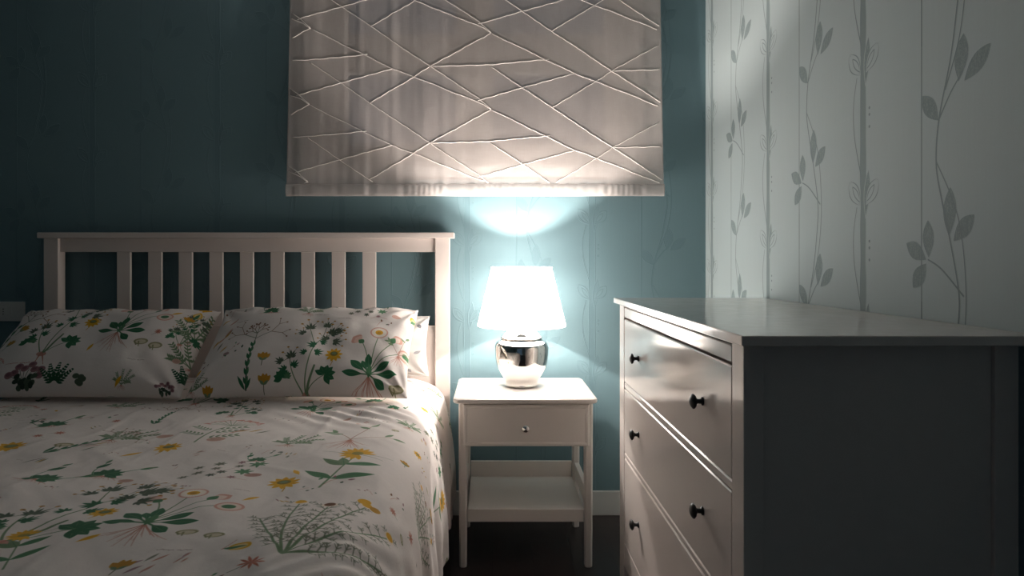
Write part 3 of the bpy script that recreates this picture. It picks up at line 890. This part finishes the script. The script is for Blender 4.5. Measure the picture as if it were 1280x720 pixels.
Xq, Yq = np.meshgrid(Xp, yv); Zq = np.broadcast_to(Zp, Xq.shape).copy(); SU = np.broadcast_to(su, Xq.shape)
NX = np.broadcast_to(nX, Xq.shape); NZ = np.broadcast_to(nZ, Xq.shape)
side = np.clip((.50-Zq)/.25, 0, 1)
flat = np.clip(NZ, 0, 1)
und = SU-LARC+xl0                          # unrolled x
d = .012*fbm(und*2.2, Yq*2.0, 2, 1)*flat
d += .0035*ridge(und*5+.8*vnoise(und*3, Yq*3, 2), Yq*3.2, 5)*flat
d += .0030*vnoise(und*11, Yq*9, 12)*flat
# tension creases fanning over the near right edge
cxx, cyy = -.62, .72
ang = np.arctan2(Yq-cyy, und-cxx); rad = np.hypot(Yq-cyy, und-cxx)
fan = np.exp(-((und+.27)/.13)**2)*np.exp(-((Yq-1.20)/.26)**2)
d += .0058*fan*np.sin(ang*60+6*vnoise(und*5, Yq*5, 30)+rad*8)*(.5+.5*vnoise(und*7, Yq*4, 33))
fan2 = np.exp(-((und+.42)/.20)**2)*np.exp(-((Yq-2.02)/.13)**2)
d += .006*fan2*np.sin((und*.75+Yq)*2*PI/.075+2.5*vnoise(und*6, Yq*6, 31))
d += .0022*ridge(und*9+1.5*vnoise(und*5, Yq*5, 51), Yq*4+und*4, 52)*flat
d += .0016*ridge(und*6+Yq*9, Yq*3-und*8+vnoise(und*8, Yq*8, 53), 54)*flat
# hanging folds on the side
d += side*(.004+.010*np.sin(Yq*2*PI/.27+1.2*np.sin(Yq*5))+.006*np.sin(Yq*2*PI/.11+np.sin(Yq*11)))
d += np.clip(1-np.abs(NZ-.55)/.5, 0, 1)*.006*vnoise(Yq*8, und*3, 40)
rest = np.clip((Yq-2.02)/.10, 0, 1)*flat
d = d*(1-rest)+np.clip(d, -.004, .005)*rest
d = np.minimum(d, np.where(Yq > 2.15, .012, 1))
Xd = Xq+NX*d; Zd = Zq+NZ*d
Xd = np.where((Yq > 2.15) & (Xd > -.146), -.146, Xd)
bm = bmesh.new(); uvl = bm.loops.layers.uv.new('UVMap')
vv = [[bm.verts.new((Xd[j, i], Yq[j, i], Zd[j, i])) for i in range(nu+1)] for j in range(nv+1)]
for j in range(nv):
    for i in range(nu):
        f = bm.faces.new((vv[j][i], vv[j][i+1], vv[j+1][i+1], vv[j+1][i]))
        for l, (a, b) in zip(f.loops, ((j, i), (j, i+1), (j+1, i+1), (j+1, i))):
            l[uvl].uv = ((und[a, b]-DX0)/DW, (Yq[a, b]-DY0)/DH)
duv = link('duvet', bm, M_DUVET, None, True, (-1.0145, 1.55, .55))
sm = duv.modifiers.new('thickness', 'SOLIDIFY'); sm.thickness = .016; sm.offset = -1
tag(duv, 'cream duvet with a printed meadow flower pattern spread over the bed', 'duvet')

# ------------------------------------------------------------------ pillows
def pillow(name, label, m, cx, yb, zb, yt, zt, hw, T, Tb, roll, seed, skew=0.0, flange=0.0):
    n1, n2 = 110, 70
    A, B = np.meshgrid(np.linspace(-1, 1, n1+1), np.linspace(-1, 1, n2+1))
    t = Vector((0, yt-yb, zt-zb)); H = t.length/2; t.normalize(); nrm = Vector((0, -t.z, t.y))
    shape = (np.clip(1-np.abs(A)**3.2, 0, 1)*np.clip(1-np.abs(B)**2.8, 0, 1))**.55
    wx = hw*A*(1-.035*(1-B**2)*np.abs(A)**3)+skew*B
    wy = H*B*(1-.05*(1-A**2)*np.abs(B)**3)+roll*A*hw
    wr = .007*fbm(A*3.2+seed, B*2.4, 2, seed)*shape
    # creases running in from the corners and the short edges
    for ca, cb in ((-1, 1), (1, 1), (1, -1), (-1, -1)):
        an = np.arctan2((B-cb)*.6, A-ca); rr = np.hypot((B-cb)*.6, A-ca)
        wr += .0075*np.exp(-(rr/.38)**2)*np.sin(an*11+seed)*np.clip(rr*6, 0, 1)
    wr += .005*np.exp(-((np.abs(A)-.9)/.12)**2)*np.sin(B*13+seed*1.7+A*3)*shape
    wr += .004*np.exp(-((B-.85)/.15)**2)*np.sin(A*21+seed+2*vnoise(A*4, B*4, seed))
    bm = bmesh.new(); uvl = bm.loops.layers.uv.new('UVMap')
    def P(j, i, s):
        h = (T*shape[j, i]+wr[j, i]) if s > 0 else -(Tb*shape[j, i])
        p = Vector((cx, (yb+yt)/2, (zb+zt)/2))+Vector((1, 0, 0))*wx[j, i]+t*wy[j, i]+nrm*h
        return p
    def edge(j, i): return i in (0, n1) or j in (0, n2)
    F = [[bm.verts.new(P(j, i, 1)) for i in range(n1+1)] for j in range(n2+1)]
    K = [[F[j][i] if edge(j, i) else bm.verts.new(P(j, i, -1)) for i in range(n1+1)] for j in range(n2+1)]
    for j in range(n2):
        for i in range(n1):
            for G, rev in ((F, 0), (K, 1)):
                q = [(j, i), (j, i+1), (j+1, i+1), (j+1, i)]
                if rev: q = q[::-1]
                f = bm.faces.new([G[a][b] for a, b in q])
                for l, (a, b) in zip(f.loops, q): l[uvl].uv = (b/n1 if not rev else 1-b/n1, a/n2)
    o = link(name, bm, m, None, True, (cx, (yb+yt)/2, zb))
    tag(o, label, 'pillow', 'pillows leaning on the headboard'); return o
pillow('pillow', 'flower printed pillow leaning on the headboard, the one nearer the lamp', M_PR, -.668, 2.150, .604, 2.475, .880, .378, .085, .040, .0, 3, .0)
pillow('pillow', 'flower printed pillow in the dim half of the bed, nearer the wall socket', M_PL, -1.440, 2.150, .604, 2.475, .874, .378, .085, .040, .0, 8, .0)
pillow('pillow', 'white pillow with grey leaf print, mostly hidden behind the lamp-side flower printed pillow', M_PB, -.625, 2.515, .612, 2.560, .850, .372, .038, .030, .0, 5, .0)

# ------------------------------------------------------------------ bedside table
NX0, NX1, NY0, NY1, NZT = -.1374, .3667, 2.187, 2.585, .596
nt = thing('bedside_table', 'white bedside table with one drawer and low shelf, carrying the lit lamp', 'bedside table', ((NX0+NX1)/2, (NY0+NY1)/2, 0))
bm = bmesh.new(); stack_rrect(bm, NX0, NX1, NY0, NY1, .022, ((.577, .006), (.579, .002), (.583, 0), (.589, 0), (.5925, .0015), (.5935, .004), (.594, .006), (.596, .0085)), 8)
link('table_top', bm, M_NIGHT, nt, normals=True)
def leg(x0, x1, y0, y1, front):
    bm = bmesh.new(); c = .006
    rings = []
    for z, k in ((0, .0035), (.004, .0025), (.30, .001), (.5765, 0)):
        pts = [(x0+k+c, y0+k), (x1-k-c, y0+k), (x1-k, y0+k+c), (x1-k, y1-k-c), (x1-k-c, y1-k), (x0+k+c, y1-k), (x0+k, y1-k-c), (x0+k, y0+k+c)]
        rings.append([bm.verts.new((a, b, z)) for a, b in pts])
    for a, b in zip(rings, rings[1:]):
        for i in range(8): bm.faces.new((a[i], a[(i+1) % 8], b[(i+1) % 8], b[i]))
    bm.faces.new(rings[0][::-1]); bm.faces.new(rings[-1])
    link('leg', bm, M_NIGHT, nt)
LX0, LX1 = -.1185, .3525
for x0, x1 in ((LX0, LX0+.031), (LX1-.031, LX1)):
    leg(x0, x1, 2.206, 2.240, True); leg(x0, x1, 2.540, 2.572, False)
# drawer: front with raised moulded border
bm = bmesh.new(); dx0, dx1, dz0, dz1 = -.1015, .3375, .428, .5735
lv = ((2.2055, 0), (2.199, 0), (2.1955, .0035), (2.1955, .010), (2.1985, .0145), (2.1985, .02))
rings = [[bm.verts.new((a, y, b)) for a, b in ((dx0+i, dz0+i), (dx1-i, dz0+i), (dx1-i, dz1-i), (dx0+i, dz1-i))] for y, i in lv]
for a, b in zip(rings, rings[1:]):
    for k in range(4): bm.faces.new((a[k], a[(k+1) % 4], b[(k+1) % 4], b[k]))
bm.faces.new(rings[0][::-1]); bm.faces.new(rings[-1])
box(bm, LX0+.036, LX1-.036, 2.2415, 2.50, .44, .56)
box(bm, LX0+.036, LX1-.036, 2.206, 2.2415, .44, .56)
dr = link('drawer', bm, M_NIGHT, nt, normals=True)
kx, kz = px(657, 535.5, 2.18)
bm = bmesh.new(); lathe(bm, [(.0, 2.1640), (.008, 2.1648), (.0128, 2.1685), (.0145, 2.1740), (.0130, 2.1795), (.0078, 2.1845), (.0048, 2.1900), (.0055, 2.1955), (.0085, 2.1982), (.0, 2.1984)], kx, kz, 32, 'y')
link('knob', bm, M_CHROME, dr, True, normals=True)
for x0, x1 in ((LX0+.004, LX0+.022), (LX1-.022, LX1-.004)):
    boxobj('side_apron', M_NIGHT, nt, x0, x1, 2.2405, 2.5395, .430, .5765, .0015)
    boxobj('shelf_side_rail', M_NIGHT, nt, x0, x1, 2.2405, 2.5395, .2035, .262, .0015)
boxobj('back_apron', M_NIGHT, nt, LX0+.0315, LX1-.0315, 2.552, 2.566, .430, .5765, .0015)
boxobj('shelf', M_NIGHT, nt, LX0+.0315, LX1-.0315, 2.213, 2.551, .158, .203, .002)
boxobj('shelf_back_rail', M_NIGHT, nt, LX0+.0315, LX1-.0315, 2.5515, 2.565, .160, .264, .0015)

# ------------------------------------------------------------------ lamp
lx, ly, lz = .1117, 2.415, NZT
lamp = thing('table_lamp', 'lit table lamp with white cone shade and silver urn base on the bedside table', 'lamp', (lx, ly, lz))
bprof = [(0, lz+.0005), (.0575, lz+.0005), (.0605, lz+.003), (.0610, lz+.008), (.0595, lz+.012), (.066, .623), (.0765, .639), (.0925, .666), (.0990, .686), (.1020, .706), (.1030, .728), (.1030, .745),
         (.1000, .758), (.0940, .7665), (.0860, .7700), (.0790, .7705), (.0785, .7735), (.0805, .7770), (.0810, .7810), (.0780, .7855), (.0700, .7925), (.0610, .8010), (.0540, .8100), (.0505, .8170), (.046, .8195), (.022, .8200), (.020, .8220), (0, .8222)]
bm = bmesh.new(); lathe(bm, bprof, lx, ly, 96); link('lamp_base', bm, M_CHROME, lamp, True, normals=True)
bm = bmesh.new(); lathe(bm, [(0, .8224), (.017, .8224), (.017, .862), (.021, .864), (.021, .885), (.015, .888), (0, .888)], lx, ly, 32); link('bulb_socket', bm, M_TRIM, lamp, True, normals=True)
bm = bmesh.new(); lathe(bm, [(0, .8885), (.012, .8886), (.014, .900), (.0165, .914), (.0165, .930), (.0150, .9345)], lx, ly, 32); bl = link('bulb', bm, M_TRIM, lamp, True, normals=True)
bm = bmesh.new(); lathe(bm, [(.0148, .9347), (.0150, .938), (.0142, .944), (.0105, .950), (.0055, .953), (0, .954)], lx, ly, 32); link('glowing_dome', bm, M_BULB, bl, True, normals=True)
ZB, ZT, RB, RT = .829, 1.0465, .1676, .1163
bm = bmesh.new()
lathe(bm, [(RB, ZB+.004), (RT, ZT-.004), (RT-.0022, ZT-.004), (RB-.0022, ZB+.004), (RB, ZB+.004)], lx, ly, 96, close_ends=False)
bmesh.ops.remove_doubles(bm, verts=bm.verts, dist=1e-6)
sh = link('lamp_shade', bm, M_SHADE, lamp, True, normals=True)
for r, z in ((RB, ZB), (RT, ZT)):
    bm = bmesh.new(); lathe(bm, [(r+.0008, z-.003), (r+.0008, z+.004), (r-.003, z+.004), (r-.003, z-.003), (r+.0008, z-.003)], lx, ly, 96, close_ends=False)
    bmesh.ops.remove_doubles(bm, verts=bm.verts, dist=1e-6); link('trim_ring', bm, M_BAND, sh, True, normals=True)
bm = bmesh.new()
for k in range(3):
    a = 2*PI*k/3+.3; tube(bm, [(lx+.018*math.cos(a), ly+.018*math.sin(a), .866), (lx+(RB-.004)*math.cos(a), ly+(RB-.004)*math.sin(a), ZB+.004)], .0013, 6)
link('shade_spider', bm, M_CHROME, sh)

# ------------------------------------------------------------------ chest of drawers
TX0, TX1, TY0, TY1 = .403, XW-.004, 1.019, 2.100
CX0, CX1, CY0, CY1, CZT = .418, .876, 1.050, 2.072, .934
ch = thing('chest_of_drawers', 'glossy white chest of drawers with black knobs against the pale vine wallpaper', 'chest of drawers', ((CX0+CX1)/2, (CY0+CY1)/2, 0))
bm = bmesh.new(); stack_rrect(bm, TX0, TX1, TY0, TY1, .002, ((CZT+.0005, .001), (CZT+.0015, 0), (.9495, 0), (.951, .0015)), 3)
link('chest_top', bm, M_CHEST, ch, normals=True)
for x0, x1 in ((CX0, CX0+.034), (CX1-.040, CX1)):
    for y0, y1 in ((CY0, CY0+.052), (CY1-.066, CY1)):
        boxobj('corner_post', M_CHEST, ch, x0, x1, y0, y1, 0, CZT, .0015)
for y0 in (CY0+.007, CY1-.021):
    boxobj('side_panel', M_CHEST, ch, CX0+.0345, CX1-.0405, y0, y0+.014, .10, CZT-.0005, .0005)
bm = bmesh.new(); box(bm, CX1-.0395, CX1-.034, CY0+.0525, CY1-.0665, .10, CZT-.0005); link('back_panel', bm, M_CHEST, ch)
FY0, FY1 = CY0+.0525, CY1-.0665
boxobj('front_rail', M_CHEST, ch, CX0+.001, CX0+.022, FY0, FY1, .9275, CZT-.0005, .0008)
boxobj('front_rail', M_CHEST, ch, CX0+.0015, CX0+.022, FY0, FY1, .6695, .6870, .0026, 1)
boxobj('front_rail', M_CHEST, ch, CX0+.0015, CX0+.022, FY0, FY1, .4500, .4650, .0026, 1)
boxobj('base_rail', M_CHEST, ch, CX0+.001, CX0+.022, FY0, FY1, .105, .1770, .002)
def knob(parent, y, z):
    bm = bmesh.new()
    f = CX0+.0008
    lathe(bm, [(0, f+.0006), (.0085, f), (.0085, f-.0022), (.0052, f-.004), (.0046, f-.010), (.0060, f-.0135), (.0120, f-.0155), (.0150, f-.0185), (.0148, f-.0205), (.0105, f-.0240), (.0050, f-.0262), (0, f-.0266)], y, z, 32, 'x')
    link('knob', bm, M_BLACK, parent, True, normals=True)
for z0, z1, kz in ((.8935, .9255, None), (.6895, .8885, .793), (.4675, .6675, .575), (.1795, .4480, .317)):
    bm = bmesh.new(); box(bm, CX0+.0008, CX0+.020, FY0+.0025, FY1-.0025, z0, z1, .0024, 1)
    box(bm, CX0+.0205, CX1-.06, FY0+.02, FY1-.02, z0+.004, z1-.006)
    d_ = link('drawer', bm, M_CHEST, ch)
    if kz:
        for y in (1.256, 1.808): knob(d_, y, kz)

# ------------------------------------------------------------------ camera, world, colour
cam = bpy.data.cameras.new('camera'); cam.sensor_width = 36; cam.lens = 789/1280*36
cam.shift_x = (640-615.5)/1280; cam.shift_y = -(360-327)/1280; cam.clip_start = .05
co = bpy.data.objects.new('camera', cam); C.objects.link(co)
co.location = (0, 0, 1.071); co.rotation_euler = (PI/2, 0, 0)
sc = bpy.context.scene; sc.camera = co
w = bpy.data.worlds.new('dusk'); sc.world = w; w.use_nodes = True
w.node_tree.nodes['Background'].inputs[0].default_value = (.24, .40, .58, 1); w.node_tree.nodes['Background'].inputs[1].default_value = .08
sc.view_settings.view_transform = 'Standard'; sc.view_settings.look = 'None'; sc.view_settings.gamma = 1
sc.view_settings.use_curve_mapping = False; sc.view_settings.exposure = 0.62
sc.cycles.max_bounces = 10; sc.cycles.diffuse_bounces = 6; sc.cycles.sample_clamp_indirect = 4.0
